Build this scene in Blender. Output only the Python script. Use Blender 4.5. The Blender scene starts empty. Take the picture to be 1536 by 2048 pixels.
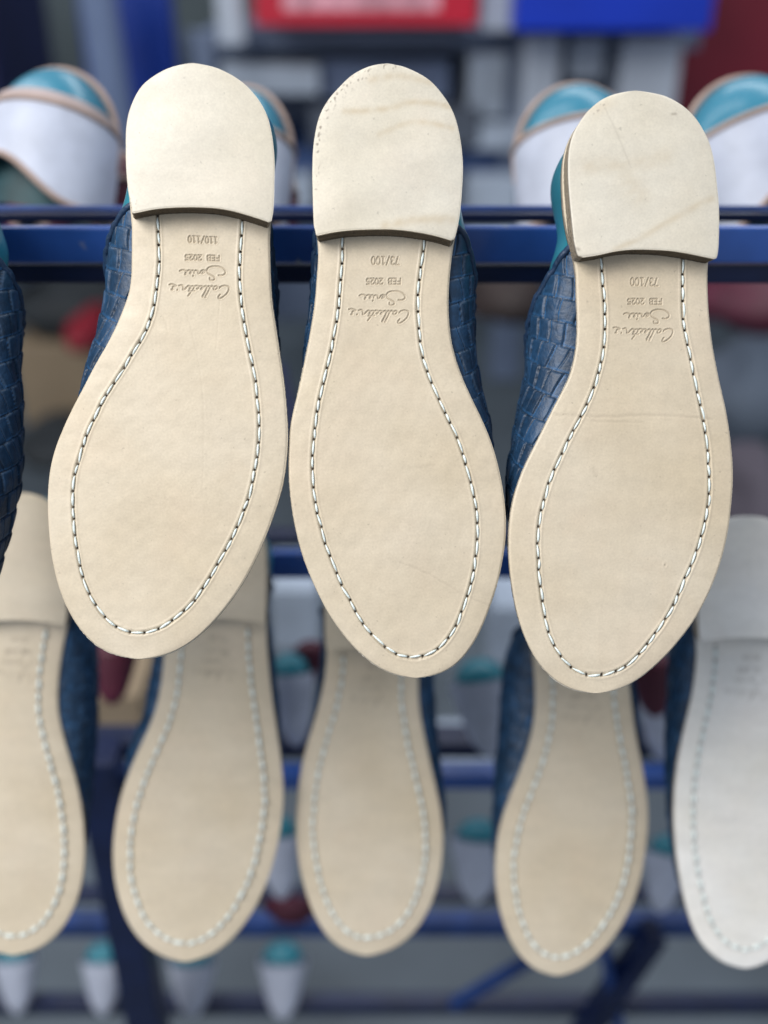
import bpy, math, random
import numpy as np
from mathutils import Matrix, Vector, Euler

# ------------------------------------------------------------------ camera, world, lights
SC = bpy.context.scene
COL = SC.collection
F = 2050.0                       # focal length in pixels of the 1536x2048 frame
PITCH = math.radians(30)
CAMZ = 1.5
cam_d = bpy.data.cameras.new('camera'); cam = bpy.data.objects.new('camera', cam_d); COL.objects.link(cam)
cam.location = (0, 0, CAMZ); cam.rotation_euler = (math.pi/2 - PITCH, 0, 0)
cam_d.sensor_fit = 'VERTICAL'; cam_d.sensor_height = 36; cam_d.lens = 36*F/2048
cam_d.clip_start = 0.02; cam_d.clip_end = 60
cam_d.dof.use_dof = True; cam_d.dof.focus_distance = 0.503; cam_d.dof.aperture_fstop = 2.55
SC.camera = cam
W = bpy.data.worlds.new("World"); SC.world = W; W.use_nodes = True
W.node_tree.nodes['Background'].inputs[0].default_value = (0.80, 0.88, 1.0, 1)
W.node_tree.nodes['Background'].inputs[1].default_value = 0.37
SC.view_settings.view_transform = 'Standard'; SC.view_settings.look = 'None'
SC.view_settings.exposure = 0.20; SC.view_settings.gamma = 1
SC.cycles.max_bounces = 6

def area(name, loc, target, sx, sy, power, col):
    l = bpy.data.lights.new(name, 'AREA'); l.shape = 'RECTANGLE'; l.size = sx; l.size_y = sy
    l.energy = power; l.color = col
    o = bpy.data.objects.new(name, l); COL.objects.link(o); o.location = loc
    o.rotation_euler = (Vector(target) - Vector(loc)).to_track_quat('-Z', 'Y').to_euler()
    return o
area('ceiling_lamp', (-1.08, -0.45, 2.75), (0, 0.45, 1.2), 1.2, 1.3, 44, (1.0, 0.97, 0.92))
area('ceiling_lamp', (0.5, 1.9, 2.9), (0.3, 2.2, 0.4), 0.5, 3.0, 20, (0.93, 0.97, 1.0))
area('ceiling_lamp', (-1.0, 1.5, 2.7), (0.0, 0.8, 1.0), 0.25, 2.4, 9, (0.95, 0.98, 1.0))
area('heel_sheen_light', (-1.25, -1.3, 1.75), (0, 0.45, 1.25), 0.45, 1.3, 3, (0.86, 0.93, 1.0))  # added light, no window there: puts sheen on the left of the heels

# ------------------------------------------------------------------ frame helpers
CP, SP = math.cos(PITCH), math.sin(PITCH)
CAMROT = Matrix(((1, 0, 0), (0, SP, -CP), (0, CP, SP)))        # columns: right, up, toward viewer
def P(px, py, d):
    x = (px-768)/F*d; y = -(py-1024)/F*d
    return Vector((0, 0, CAMZ)) + CAMROT @ Vector((x, y, -d))
def on_Y(px, py, Y):
    r = CAMROT @ Vector(((px-768)/F, -(py-1024)/F, -1)); t = Y/r.y
    return Vector((0, 0, CAMZ)) + r*t
rng = np.random.default_rng(7)
random.seed(3)

# ------------------------------------------------------------------ materials
def new_mat(name):
    m = bpy.data.materials.new(name); m.use_nodes = True
    nt = m.node_tree; b = nt.nodes['Principled BSDF']
    return m, nt, b
def mat(name, col, rough=0.5, var=0.12, scale=8, bump=0.0, bscale=60, metal=0, stretch=(1, 1, 1), spec=0.5, coat=0.0, tile=False):
    m, nt, b = new_mat(name); N = nt.nodes; L = nt.links
    tc = N.new('ShaderNodeTexCoord'); mp = N.new('ShaderNodeMapping'); mp.inputs['Scale'].default_value = stretch
    L.new(tc.outputs['Object'], mp.inputs[0])
    n = N.new('ShaderNodeTexNoise'); n.inputs['Scale'].default_value = scale; n.inputs['Detail'].default_value = 6
    L.new(mp.outputs[0], n.inputs['Vector'])
    mr = N.new('ShaderNodeMapRange'); mr.inputs['From Min'].default_value = 0.3; mr.inputs['From Max'].default_value = 0.7
    mr.inputs['To Min'].default_value = 1-var; mr.inputs['To Max'].default_value = 1+var
    L.new(n.outputs[0], mr.inputs[0])
    mx = N.new('ShaderNodeVectorMath'); mx.operation = 'SCALE'; mx.inputs[0].default_value = col
    L.new(mr.outputs[0], mx.inputs['Scale'])
    out = mx.outputs[0]
    if tile:
        at = N.new('ShaderNodeAttribute'); at.attribute_name = 'tone'
        m2 = N.new('ShaderNodeVectorMath'); m2.operation = 'SCALE'
        L.new(out, m2.inputs[0]); L.new(at.outputs['Fac'], m2.inputs['Scale']); out = m2.outputs[0]
    L.new(out, b.inputs['Base Color'])
    b.inputs['Roughness'].default_value = rough; b.inputs['Metallic'].default_value = metal
    b.inputs['Specular IOR Level'].default_value = spec; b.inputs['Coat Weight'].default_value = coat
    if bump:
        n2 = N.new('ShaderNodeTexNoise'); n2.inputs['Scale'].default_value = bscale; n2.inputs['Detail'].default_value = 5
        L.new(mp.outputs[0], n2.inputs['Vector'])
        bp = N.new('ShaderNodeBump'); bp.inputs['Strength'].default_value = bump; bp.inputs['Distance'].default_value = 0.001
        L.new(n2.outputs[0], bp.inputs['Height']); L.new(bp.outputs[0], b.inputs['Normal'])
    return m

def leather(name, col, rough, warm=(0.60, 0.44, 0.27), grain=0.12, streak=(30, 90, 30), shift=0.0):
    """cut leather: blotches, fine fibres, specks; 'hole' = pierced/dirty, 'stain' = ochre figure in the hide, 'mark' = scuffs, stamping, creases and painted shade in the stitch channel"""
    m, nt, b = new_mat(name); N = nt.nodes; L = nt.links
    tc = N.new('ShaderNodeTexCoord'); mp = N.new('ShaderNodeMapping'); mp.inputs['Location'].default_value = (shift, shift*2, 0)
    L.new(tc.outputs['Object'], mp.inputs[0])
    def noise(scale, detail=5, st=None, dist=0):
        n = N.new('ShaderNodeTexNoise'); n.inputs['Scale'].default_value = scale; n.inputs['Detail'].default_value = detail
        n.inputs['Distortion'].default_value = dist
        if st:
            q = N.new('ShaderNodeMapping'); q.inputs['Scale'].default_value = st; L.new(mp.outputs[0], q.inputs[0]); L.new(q.outputs[0], n.inputs['Vector'])
        else: L.new(mp.outputs[0], n.inputs['Vector'])
        return n.outputs[0]
    def rang(s, a, bb, c, d):
        r = N.new('ShaderNodeMapRange'); r.inputs['From Min'].default_value = a; r.inputs['From Max'].default_value = bb
        r.inputs['To Min'].default_value = c; r.inputs['To Max'].default_value = d; L.new(s, r.inputs[0]); return r.outputs[0]
    def mix(fac, a, bb):
        x = N.new('ShaderNodeMix'); x.data_type = 'RGBA'
        if isinstance(fac, float): x.inputs[0].default_value = fac
        else: L.new(fac, x.inputs[0])
        for k, v in ((6, a), (7, bb)):
            if isinstance(v, tuple): x.inputs[k].default_value = (*v, 1)
            else: L.new(v, x.inputs[k])
        return x.outputs[2]
    def scale(v, s):
        x = N.new('ShaderNodeVectorMath'); x.operation = 'SCALE'; L.new(v, x.inputs[0]); L.new(s, x.inputs['Scale']); return x.outputs[0]
    def attr(n):
        a = N.new('ShaderNodeAttribute'); a.attribute_name = n; return a.outputs['Fac']
    c = mix(rang(noise(13, 4), .35, .68, 0, .75), col, tuple(x*y for x, y in zip(col, (0.90, 0.865, 0.79))))
    c = mix(rang(noise(48, 5, None, 1.0), .52, .80, 0, .45), c, tuple(x*y for x, y in zip(col, (0.95, 0.915, 0.88))))
    c = mix(rang(noise(22, 3, None, .5), .5, .75, 0, .25), c, tuple(x*y for x, y in zip(col, (1.05, 0.97, 0.95))))
    c = scale(c, rang(noise(1, 6, streak), .3, .7, .955, 1.045))
    c = scale(c, rang(noise(900, 3), .3, .7, .95, 1.05))
    c = scale(c, rang(noise(230, 4), .3, .7, .97, 1.03))
    c = scale(c, rang(noise(420, 2), .70, .76, 1.0, .80))
    c = mix(attr('stain'), c, warm)
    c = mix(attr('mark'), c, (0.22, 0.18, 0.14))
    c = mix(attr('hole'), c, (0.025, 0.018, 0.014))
    L.new(c, b.inputs['Base Color'])
    r = rang(noise(60, 4), .3, .7, rough-.08, rough+.08); L.new(r, b.inputs['Roughness'])
    b.inputs['Specular IOR Level'].default_value = 0.45
    h = N.new('ShaderNodeMath'); h.operation = 'ADD'; L.new(noise(650, 4), h.inputs[0])
    h2 = N.new('ShaderNodeMath'); h2.operation = 'MULTIPLY'; h2.inputs[1].default_value = .6; L.new(noise(1, 5, (40, 260, 40), .4), h2.inputs[0]); L.new(h2.outputs[0], h.inputs[1])
    bp = N.new('ShaderNodeBump'); bp.inputs['Strength'].default_value = grain; bp.inputs['Distance'].default_value = 0.0006
    L.new(h.outputs[0], bp.inputs['Height']); L.new(bp.outputs[0], b.inputs['Normal'])
    return m

M_sole = [leather('sole_leather', (0.650, 0.567, 0.445), .43, shift=i*.37) for i in range(3)]
M_sole_edge = mat('sole_edge', (0.42, 0.34, 0.25), .8, .25, 300, .8, 600)
M_lip = mat('trimmed_lip_glint', (0.80, 0.74, 0.64), .7, .2, 300, .6, 600)  # pale cut edge with the rim's highlight put into its colour
M_top = [leather('heel_leather', (0.675, 0.634, 0.550), .41, warm=(0.52, 0.42, 0.28), grain=.11, shift=.11+i*.5) for i in range(3)]
M_pale = leather('pale_sole_leather', (0.86, 0.85, 0.83), .5, shift=2.2)
M_breast = mat('heel_breast', (0.120, 0.092, 0.060), .85, .55, 260, 1.0, 700, stretch=(.35, .35, 5))
M_hside = mat('heel_side', (0.33, 0.27, 0.20), .75, .35, 500, .8, 600, stretch=(.3, .3, 3))
M_thread = mat('waxed_thread', (0.84, 0.93, 0.92), .4, .12, 500, .5, 1500)
M_woven = mat('woven_leather', (0.012, 0.043, 0.098), .45, .30, 260, .35, 500, tile=True, spec=.5)
M_bind = mat('binding_leather', (0.012, 0.035, 0.085), .45, .2, 200, .5, 500)
M_last = mat('last_plastic', (0.028, 0.205, 0.275), .28, .15, 14, .12, 90, spec=.5)
M_lastw = mat('last_bright_plastic', (0.038, 0.205, 0.31), .27, .12, 14, .1, 90)
M_white = mat('white_counter', (0.50, 0.54, 0.66), .5, .13, 34, .2, 200)
M_board = mat('insole_board', (0.40, 0.30, 0.26), .8, .15, 40, .4, 300)
M_band = mat('pinkish_lining', (0.40, 0.33, 0.33), .7, .15, 40)
M_inside = mat('inside_lining', (0.01, 0.055, 0.07), .6, .3, 40)
M_burg = mat('burgundy_leather', (0.085, 0.012, 0.030), .55, .25, 20)
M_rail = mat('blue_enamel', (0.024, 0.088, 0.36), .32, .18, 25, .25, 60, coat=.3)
def chip(m):
    nt = m.node_tree; N = nt.nodes; L = nt.links; b = N['Principled BSDF']; src = b.inputs['Base Color'].links[0].from_socket
    n = N.new('ShaderNodeTexNoise'); n.inputs['Scale'].default_value = 34; n.inputs['Detail'].default_value = 7
    r = N.new('ShaderNodeMapRange'); r.inputs['From Min'].default_value = .66; r.inputs['From Max'].default_value = .70
    tc = N.new('ShaderNodeTexCoord'); L.new(tc.outputs['Object'], n.inputs['Vector']); L.new(n.outputs[0], r.inputs[0])
    x = N.new('ShaderNodeMix'); x.data_type = 'RGBA'; L.new(r.outputs[0], x.inputs[0]); L.new(src, x.inputs[6]); x.inputs[7].default_value = (.30, .30, .26, 1)
    L.new(x.outputs[2], b.inputs['Base Color'])
chip(M_rail)
M_dim = mat('dim_blue_enamel', (0.012, 0.045, 0.19), .5, .3, 25, .25, 60)  # darker copy of the rail blue, dimness put into the colour
M_navy = mat('dark_enamel_and_shade', (0.003, 0.010, 0.05), .4, .25, 25, .25, 60)  # dark blue steel, also colours the shade strips at the front rail

# ------------------------------------------------------------------ mesh helpers
def mesh_obj(name, V, faces, m, parent=None, smooth=True, attrs=None, mats=None, mi=None):
    me = bpy.data.meshes.new(name)
    V = np.asarray(V, dtype=np.float32)
    if isinstance(faces, np.ndarray):
        nf = len(faces); k = faces.shape[1]
        me.vertices.add(len(V)); me.vertices.foreach_set('co', V.ravel())
        me.loops.add(nf*k); me.loops.foreach_set('vertex_index', faces.astype(np.int32).ravel())
        me.polygons.add(nf); me.polygons.foreach_set('loop_start', np.arange(0, nf*k, k, dtype=np.int32))
        me.update(calc_edges=True)
    else:
        me.from_pydata([tuple(map(float, v)) for v in V], [], faces)
    me.validate()
    for mm in (mats or [m]): me.materials.append(mm)
    if mi is not None and len(me.polygons) == len(mi): me.polygons.foreach_set('material_index', np.asarray(mi, dtype=np.int32))
    me.polygons.foreach_set('use_smooth', [smooth]*len(me.polygons))
    for k_, a in (attrs or {}).items():
        at = me.attributes.new(k_, 'FLOAT', 'POINT'); at.data.foreach_set('value', np.asarray(a, dtype=np.float32).ravel())
    me.update()
    o = bpy.data.objects.new(name, me); COL.objects.link(o)
    if parent: o.parent = parent
    return o
def grid_faces(nr, nc, flip=False, off=0):
    j, i = np.meshgrid(np.arange(nr-1), np.arange(nc-1), indexing='ij')
    a = (j*nc+i).ravel(); q = np.stack([a, a+1, a+nc+1, a+nc], 1)+off
    return q[:, ::-1] if flip else q
def thing(name, label, cat, loc, rot=None, group=None):
    o = bpy.data.objects.new(name, None); COL.objects.link(o)
    o.empty_display_size = .05
    M = (rot if rot is not None else Matrix.Identity(3)).to_4x4(); M.translation = loc
    o.matrix_world = M
    tag(o, label, cat, group); return o
def tag(o, label=None, cat=None, group=None, kind=None):
    for k, v in (('label', label), ('category', cat), ('group', group), ('kind', kind)):
        if v: o[k] = v
    return o
def catmull(pts, closed, n=12):
    p = np.asarray(pts, float); N = len(p); out = []
    rngk = range(N) if closed else range(N-1)
    for k in rngk:
        if closed: a, b, c, d = p[(k-1) % N], p[k], p[(k+1) % N], p[(k+2) % N]
        else: a, b, c, d = p[max(k-1, 0)], p[k], p[k+1], p[min(k+2, N-1)]
        t = np.linspace(0, 1, n, endpoint=False)[:, None]
        out.append(.5*((2*b)+(-a+c)*t+(2*a-5*b+4*c-d)*t**2+(-a+3*b-3*c+d)*t**3))
    out = np.concatenate(out)
    return out if closed else np.vstack([out, p[-1]])
def resample(c, n, closed):
    q = np.vstack([c, c[0]]) if closed else c
    s = np.r_[0, np.cumsum(np.linalg.norm(np.diff(q, axis=0), axis=1))]
    t = np.linspace(0, s[-1], n, endpoint=not closed)
    return np.stack([np.interp(t, s, q[:, k]) for k in range(q.shape[1])], 1), s[-1]
def smooth_closed(c, sig):
    k = np.arange(-4*sig, 4*sig+1); g = np.exp(-k**2/(2*sig**2)); g /= g.sum()
    out = np.zeros_like(c)
    for kk, w in zip(k, g): out += w*np.roll(c, kk, axis=0)
    return out
def tube(path, rad, n=6, closed=False, off=0):
    p = np.asarray(path, float); m = len(p)
    rad = np.broadcast_to(rad, (m,))
    t = np.gradient(p, axis=0); t /= np.linalg.norm(t, axis=1)[:, None]+1e-12
    up = np.tile(np.array([0, 0, 1.0]), (m, 1)); up[np.abs(t[:, 2]) > .9] = (0, 1, 0)
    a = np.cross(t, up); a /= np.linalg.norm(a, axis=1)[:, None]+1e-12; b = np.cross(a, t)
    ang = np.linspace(0, 2*np.pi, n, endpoint=False)
    V = (p[:, None]+rad[:, None, None]*(a[:, None]*np.cos(ang)[None, :, None]+b[:, None]*np.sin(ang)[None, :, None])).reshape(-1, 3)
    j, i = np.meshgrid(np.arange(m-1), np.arange(n), indexing='ij'); i2 = (i+1) % n
    Fq = np.stack([j*n+i, j*n+i2, (j+1)*n+i2, (j+1)*n+i], -1).reshape(-1, 4)[:, ::-1]+off
    return V, Fq
def seg_dist(X, A, B):
    """distance of points X (n,2) to the nearest of the segments A-B (k,2)"""
    out = np.full(len(X), 9.0)
    d = B-A; l2 = (d**2).sum(1)+1e-18
    for s in range(0, len(X), 20000):
        x = X[s:s+20000]
        t = np.clip(((x[:, None]-A[None])*d[None]).sum(2)/l2[None], 0, 1)
        r = x[:, None]-A[None]-t[..., None]*d[None]
        out[s:s+20000] = np.sqrt((r**2).sum(2)).min(1)
    return out
def wobble(u, v, lam, seed, n=9):
    r = np.random.default_rng(seed); z = np.zeros_like(u)
    for _ in range(n):
        a = r.uniform(0, 2*np.pi); k = 2*np.pi/(lam*r.uniform(.6, 1.8)); z += np.sin(k*(u*np.cos(a)+v*np.sin(a))+r.uniform(0, 6.3))
    return z/np.sqrt(n)
def sstep(x, a, b):
    t = np.clip((x-a)/(b-a), 0, 1); return t*t*(3-2*t)

# ------------------------------------------------------------------ lettering (debossed in the waist)
Z = lambda pts: [(330+x/9.6, 450+y/9.6) for x, y in pts]
SCRIPT = [
 [(1045,1215),(1080,1180),(1150,1165),(1215,1180),(1230,1220),(1200,1300),(1130,1370),(1060,1412),(1025,1405),(1030,1370),(1060,1335)],
 [(1010,1190),(985,1170),(950,1190),(932,1235),(960,1245),(1000,1215),(1010,1190)],
 [(935,1190),(905,1168),(885,1185),(840,1270),(785,1385),(775,1370),(830,1275),(865,1190)],
 [(865,1190),(845,1170),(825,1190),(780,1280),(735,1378),(722,1365),(775,1275),(805,1190)],
 [(805,1190),(780,1170),(750,1190),(705,1240),(690,1225),(730,1190),(755,1200)],
 [(735,1190),(700,1172),(665,1180),(625,1235),(612,1220)],
 [(660,1180),(610,1165),(580,1180),(530,1250),(445,1362)], [(575,1268),(455,1268)],
 [(570,1180),(530,1172),(495,1190),(470,1235),(500,1225),(505,1190),(455,1165)],
 [(455,1165),(420,1190),(380,1235),(345,1245),(350,1215),(330,1155),(270,1165)],
 [(243,1238),(236,1250)],
 [(85,1145),(140,1135),(220,1168),(165,1180),(145,1210),(150,1245),(122,1240)],
 [(1030,965),(1090,970),(1150,940),(1160,890),(1110,830),(1020,795),(920,795),(840,820),(805,870),(830,930),(890,965),(945,1000),(955,1040),(910,1065),(865,1050),(860,1020)],
 [(790,885),(755,870),(715,925),(735,930),(770,895),(740,865),(700,880)],
 [(700,880),(670,925),(640,935),(635,890),(600,870)],
 [(600,870),(575,885),(560,925),(560,890),(540,870)], [(548,972),(540,984)],
 [(540,870),(510,880),(480,925),(495,935),(515,895),(480,870),(450,870)],
 [(450,870),(410,895),(385,950),(400,945),(420,900),(370,865),(320,865),(285,885)]]
_el = [(.5+.5*math.cos(a), .5+.5*math.sin(a)) for a in np.linspace(0, 2*math.pi, 13)]
GL = {'0': [_el], 'O': [_el, [(.2, .2), (.8, .8)]],
 '1': [[(.1, .8), (.5, 1), (.5, 0)], [(.1, 0), (.9, 0)]],
 '2': [[(.05, .8), (.3, 1), (.7, 1), (.95, .75), (.8, .5), (0, 0), (1, 0)]],
 '3': [[(0, .9), (.4, 1), (.85, .9), (.85, .65), (.4, .52), (.95, .35), (.85, .08), (.4, 0), (0, .12)]],
 '5': [[(.9, 1), (.1, 1), (.1, .58), (.6, .62), (.95, .35), (.7, .02), (.05, .08)]],
 '7': [[(0, 1), (1, 1), (.35, 0)]], '/': [[(.05, -.05), (.95, 1.05)]],
 'F': [[(0, 0), (0, 1), (1, 1)], [(0, .52), (.8, .52)]],
 'E': [[(1, 0), (0, 0), (0, 1), (1, 1)], [(0, .52), (.8, .52)]],
 'B': [[(0, 0), (0, 1), (.7, 1), (.9, .78), (.7, .53), (.95, .27), (.75, 0), (0, 0)], [(0, .53), (.7, .53)]], ' ': []}
def glyphs(txt, X0, Y0, h, pitch, gw, slope, xm):
    out = []
    for k, ch in enumerate(txt):
        for st in GL[ch]:
            q = [(X0-k*pitch-gx*gw, Y0+gy*h) for gx, gy in st]
            out.append([(x, y+(x-xm)*slope) for x, y in q])
    return out
def lettering(num, dx, dy, nX, nY, nh, npitch, fX, fY, fh, slope):
    L = [[(x+dx, y+dy) for x, y in catmull(Z(s), False, 4)] if len(s) > 2 else [(x+dx, y+dy) for x, y in Z(s)] for s in SCRIPT]
    L += glyphs(num, nX, nY, nh, npitch, npitch*.74, slope, nX-30)
    L += glyphs('FEB 2025', fX, fY, fh, 8.8, 6.8, slope*.6, fX-33)
    return L

# ------------------------------------------------------------------ one mule
class Frame:
    """camera-facing plane at distance D through pixel (px0,py0); local u right, v up, w toward viewer"""
    def __init__(s, px0, py0, D): s.px0, s.py0, s.D = px0, py0, D; s.loc = P(px0, py0, D)
    def uv(s, pts, w=0.0):
        p = np.asarray(pts, float); d = s.D-w
        return np.stack([(p[:, 0]-768)/F*d-(s.px0-768)/F*s.D, -(p[:, 1]-1024)/F*d+(s.py0-1024)/F*s.D], 1)
def chains(c):
    it, ib = c[:, 1].argmax(), c[:, 1].argmin()
    a = c[it:ib+1] if it < ib else np.vstack([c[it:], c[:ib+1]])
    b = c[ib:it+1] if ib < it else np.vstack([c[ib:], c[:it+1]]); b = b[::-1]
    if a[:, 0].mean() > b[:, 0].mean(): a, b = b, a
    def f(ch):
        v = np.maximum.accumulate(-ch[:, 1]+np.arange(len(ch))*1e-9)
        return lambda q: np.interp(-q, v, ch[:, 0])
    return f(a), f(b), c[it, 1], c[ib, 1]
def heel_outline(xl, xr, yt, yb):
    w = (xr-xl)/2; c = (xl+xr)/2
    pts = []
    for k in range(19):
        a = math.pi*k/18
        pts.append((c+w*np.sign(math.cos(a))*abs(math.cos(a))**.82*-1, yt+w*1.15-w*1.15*math.sin(a)**.9))
    return pts          # left -> over the top -> right (arch only)

def build_mule(label, group, D, side_l, side_r, heel_top, heel_bot, k_in, extra, letters, bulL, bulR, mats, hi=True, seed=1,
               creases=(), heel_stains=(), heel_marks=(), last_label='', hh=0.0125, stitch=None, last_mat=None, topk=1.25):
    """side_l/side_r: traced sole sides below the heel, top to toe; heel_top: heel outline, left corner over the top to right corner;
    heel_bot: breast line left to right"""
    msole, mtop = mats
    ctr = np.array([768, 1024.0])
    fr = Frame(float(np.mean([p[0] for p in side_l+side_r])), float(np.mean([p[1] for p in side_l+side_r])), D)
    root = thing('leather_mule', label, 'shoe', fr.loc, CAMROT, group)
    ht = np.array(heel_top, float); hb = np.array(heel_bot, float)
    hc = ht.mean(0)
    tobase = lambda p, out=0.0: ctr+(p-ctr)*k_in+np.array(extra)+(lambda dd: dd/np.linalg.norm(dd, axis=1)[:, None]*out)(p-hc)
    base_arch = tobase(ht, 1.0)
    # ---------------- sole outline
    ol = [tuple(p) for p in base_arch if p[1] < hb[:, 1].min()-6]
    ring = list(reversed(side_l))+ol+list(side_r)
    c, _ = resample(catmull(fr.uv(ring), True, 10), 1600, True)
    c = smooth_closed(c, 11 if hi else 24)
    Lf, Rf, vt, vb = chains(c)
    res = .0006 if hi else .0012
    n1 = int((vt-vb-.020)/res)
    e = np.linspace(0, 1, 26 if hi else 14)
    lb = fr.uv(letters[0], 0) if letters else None
    core = np.linspace(vt-.010, vb+.010, n1)
    if letters and hi:
        allp = np.vstack([fr.uv(s) for s in letters]); v1, v0 = allp[:, 1].max()+.002, allp[:, 1].min()-.002
        core = np.r_[np.arange(vt-.010, v1, -res), np.arange(v1, v0, -.00026), np.arange(v0, vb+.010, -res)]
    rows = np.r_[vt-.010*(e[:-1])**2, core, vb+.010*(1-e[1:])**2]
    rows[0] = vt-1e-5; rows[-1] = vb+1e-5
    nc = 270 if hi else 110
    s = np.linspace(-1, 1, nc)
    Lr, Rr = Lf(rows), Rf(rows); half = (Rr-Lr)/2; mid = (Rr+Lr)/2
    U = mid[:, None]+half[:, None]*s[None]; Vv = np.repeat(rows[:, None], nc, 1)
    X = np.stack([U.ravel(), Vv.ravel()], 1); nr = len(rows)
    w = -.0009*np.abs(s)[None]**5*np.ones((nr, 1))-(0 if hi else .0016)*((half[:, None]*s[None]+.006)/.045)**2
    dE = (1-np.abs(s))[None]*half[:, None]
    w -= .0007*np.clip(1-dE/.0011, 0, 1)**2
    w += .00012*wobble(U, Vv, .06, seed)+.00004*wobble(U, Vv, .012, seed+1)
    w = w.ravel(); hole = np.zeros(len(X)); stain = np.zeros(len(X)); mark = np.zeros(len(X))
    # stitch path
    if stitch is not None:
        path = catmull(fr.uv(stitch), False, 8)
    else:
        t = np.roll(c, -1, 0)-np.roll(c, 1, 0); t /= np.linalg.norm(t, axis=1)[:, None]
        nrm = np.stack([-t[:, 1], t[:, 0]], 1)
        if ((c+nrm*.01-c.mean(0))**2).sum() > ((c-c.mean(0))**2).sum(): nrm = -nrm
        off = smooth_closed(c+nrm*.0122, 14)
        vlim = fr.uv(hb)[:, 1].mean()-.004*k_in
        ib = off[:, 1].argmin(); off = np.roll(off, -ib, 0)                      # starts at toe
        keep = off[:, 1] < vlim
        k0 = np.where(~keep)[0]
        path = np.vstack([off[k0[-1]+1:], off[:k0[0]]])
    plen = resample(path, 10, False)[1]; ns = int(plen/(.0072 if hi else .0082))
    path, _ = resample(path, ns*8+1, False)
    hi_ = np.clip(np.arange(ns+1)*8+np.r_[0, rng.integers(-1, 2, ns-1), 0], 0, ns*8)
    holes = path[hi_]+rng.normal(0, .00016, (ns+1, 2))
    d = seg_dist(X, path[:-1:4], path[4::4])
    w -= .00075*(1-sstep(d, .00045, .0010)); w += .00018*np.exp(-((d-.0016)/.0005)**2)
    if hi:
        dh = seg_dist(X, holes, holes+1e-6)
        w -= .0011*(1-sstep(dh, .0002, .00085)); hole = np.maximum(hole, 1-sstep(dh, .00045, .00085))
        mark = np.maximum(mark, .32*(1-sstep(d, .0004, .0010)))  # channel shade beside the thread, painted as a dark tint
    else:
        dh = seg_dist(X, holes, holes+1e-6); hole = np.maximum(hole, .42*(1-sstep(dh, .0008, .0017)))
        mark = np.maximum(mark, .18*(1-sstep(d, .0008, .0020)))  # same painted channel shade, fainter and wider
    if letters:
        A = []; B = []
        for st in letters:
            q = fr.uv(st); A.append(q[:-1]); B.append(q[1:])
        A = np.vstack(A); B = np.vstack(B)
        near = (X[:, 1] < A[:, 1].max()+.003) & (X[:, 1] > A[:, 1].min()-.003)
        dl = seg_dist(X[near], A, B)
        w[near] -= .00055*(1-sstep(dl, .00014, .00042)); w[near] += .00010*np.exp(-((dl-.0007)/.00025)**2)
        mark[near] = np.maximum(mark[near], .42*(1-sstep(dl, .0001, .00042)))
    for pts, wid, dep in creases:
        q = catmull(fr.uv(pts), False, 8); q = q+np.stack([0*q[:, 0], .00016*np.sin(q[:, 0]*700+seed)+.00012*np.sin(q[:, 0]*1900)], 1)
        dc = seg_dist(X, q[:-1], q[1:])
        w -= dep*np.exp(-(dc/wid)**2); w += .3*dep*np.exp(-((dc-2.2*wid)/wid)**2)
        mark = np.maximum(mark, .22*np.exp(-(dc/wid)**2)*(dep/.0002))
    nV = nr*nc; V = np.column_stack([X, w]); T = .0048
    idx = np.arange(nV).reshape(nr, nc)
    loop = np.r_[idx[:, 0], idx[-1, 1:-1], idx[::-1, -1], idx[0, -2:0:-1]]
    faces = [grid_faces(nr, nc, True)]; VV = [V]; cur = loop; base = nV; nl = len(loop)
    nrm2 = None
    mi = [np.zeros(len(faces[0]))]
    P2 = V[loop, :2]
    for lev, (dz, o_) in enumerate(((.0005, .0003), (.0021, .0), (.0025, -.0004), (.0048, -.0002))):
        rough = rng.normal(0, .00007 if hi else .0, nl)
        cen = P2.mean(0); dv = P2-cen; dv /= np.linalg.norm(dv, axis=1)[:, None]+1e-9
        ring3 = np.column_stack([P2+dv*(o_+rough)[:, None], V[loop, 2]-dz])
        VV.append(ring3); new = np.arange(base, base+nl)
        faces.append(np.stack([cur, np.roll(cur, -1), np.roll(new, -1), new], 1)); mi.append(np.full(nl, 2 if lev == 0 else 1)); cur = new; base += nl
    # underside
    lcol, rcol = cur[:nr], cur[nr+nc-2:nr+nc-2+nr][::-1]
    faces.append(np.stack([lcol[:-1], lcol[1:], rcol[1:], rcol[:-1]], 1)); mi.append(np.ones(nr-1))
    V = np.vstack(VV); pad = lambda a: np.r_[a, np.zeros(len(V)-len(a))]
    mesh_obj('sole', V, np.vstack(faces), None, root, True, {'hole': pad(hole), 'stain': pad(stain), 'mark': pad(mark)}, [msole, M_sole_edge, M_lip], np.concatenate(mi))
    # ---------------- stitches
    SV = []; SF = []; off = 0
    for k in range(ns):
        a, b = holes[k], holes[k+1]; t = np.linspace(0, 1, 9)
        q = a[None]+(b-a)[None]*(.09+.82*t)[:, None]
        nn = np.array([-(b-a)[1], (b-a)[0]]); nn /= np.linalg.norm(nn)
        q = q+nn[None]*(rng.normal(0, .00012)+(.00012+rng.normal(0, .00012))*(t-.5)*2)[:, None]
        zz = (-.0009 if hi else -.0005)+.0009*np.sin(np.pi*t)**.45+rng.normal(0, .00006)
        R0 = .00060*rng.uniform(.88, 1.08) if hi else .00125
        v_, f_ = tube(np.column_stack([q, zz]), R0*(.28+.72*np.sin(np.pi*t**1.25)**.5), 7 if hi else 5, off=off)
        SV.append(v_); SF.append(f_); off += len(v_)
    mesh_obj('stitching', np.vstack(SV), np.vstack(SF), M_thread, root)
    # ---------------- heel
    top_uv = fr.uv(ht, hh)
    c2 = catmull(top_uv, False, 10); c2, _ = resample(c2, 500, False)
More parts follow.
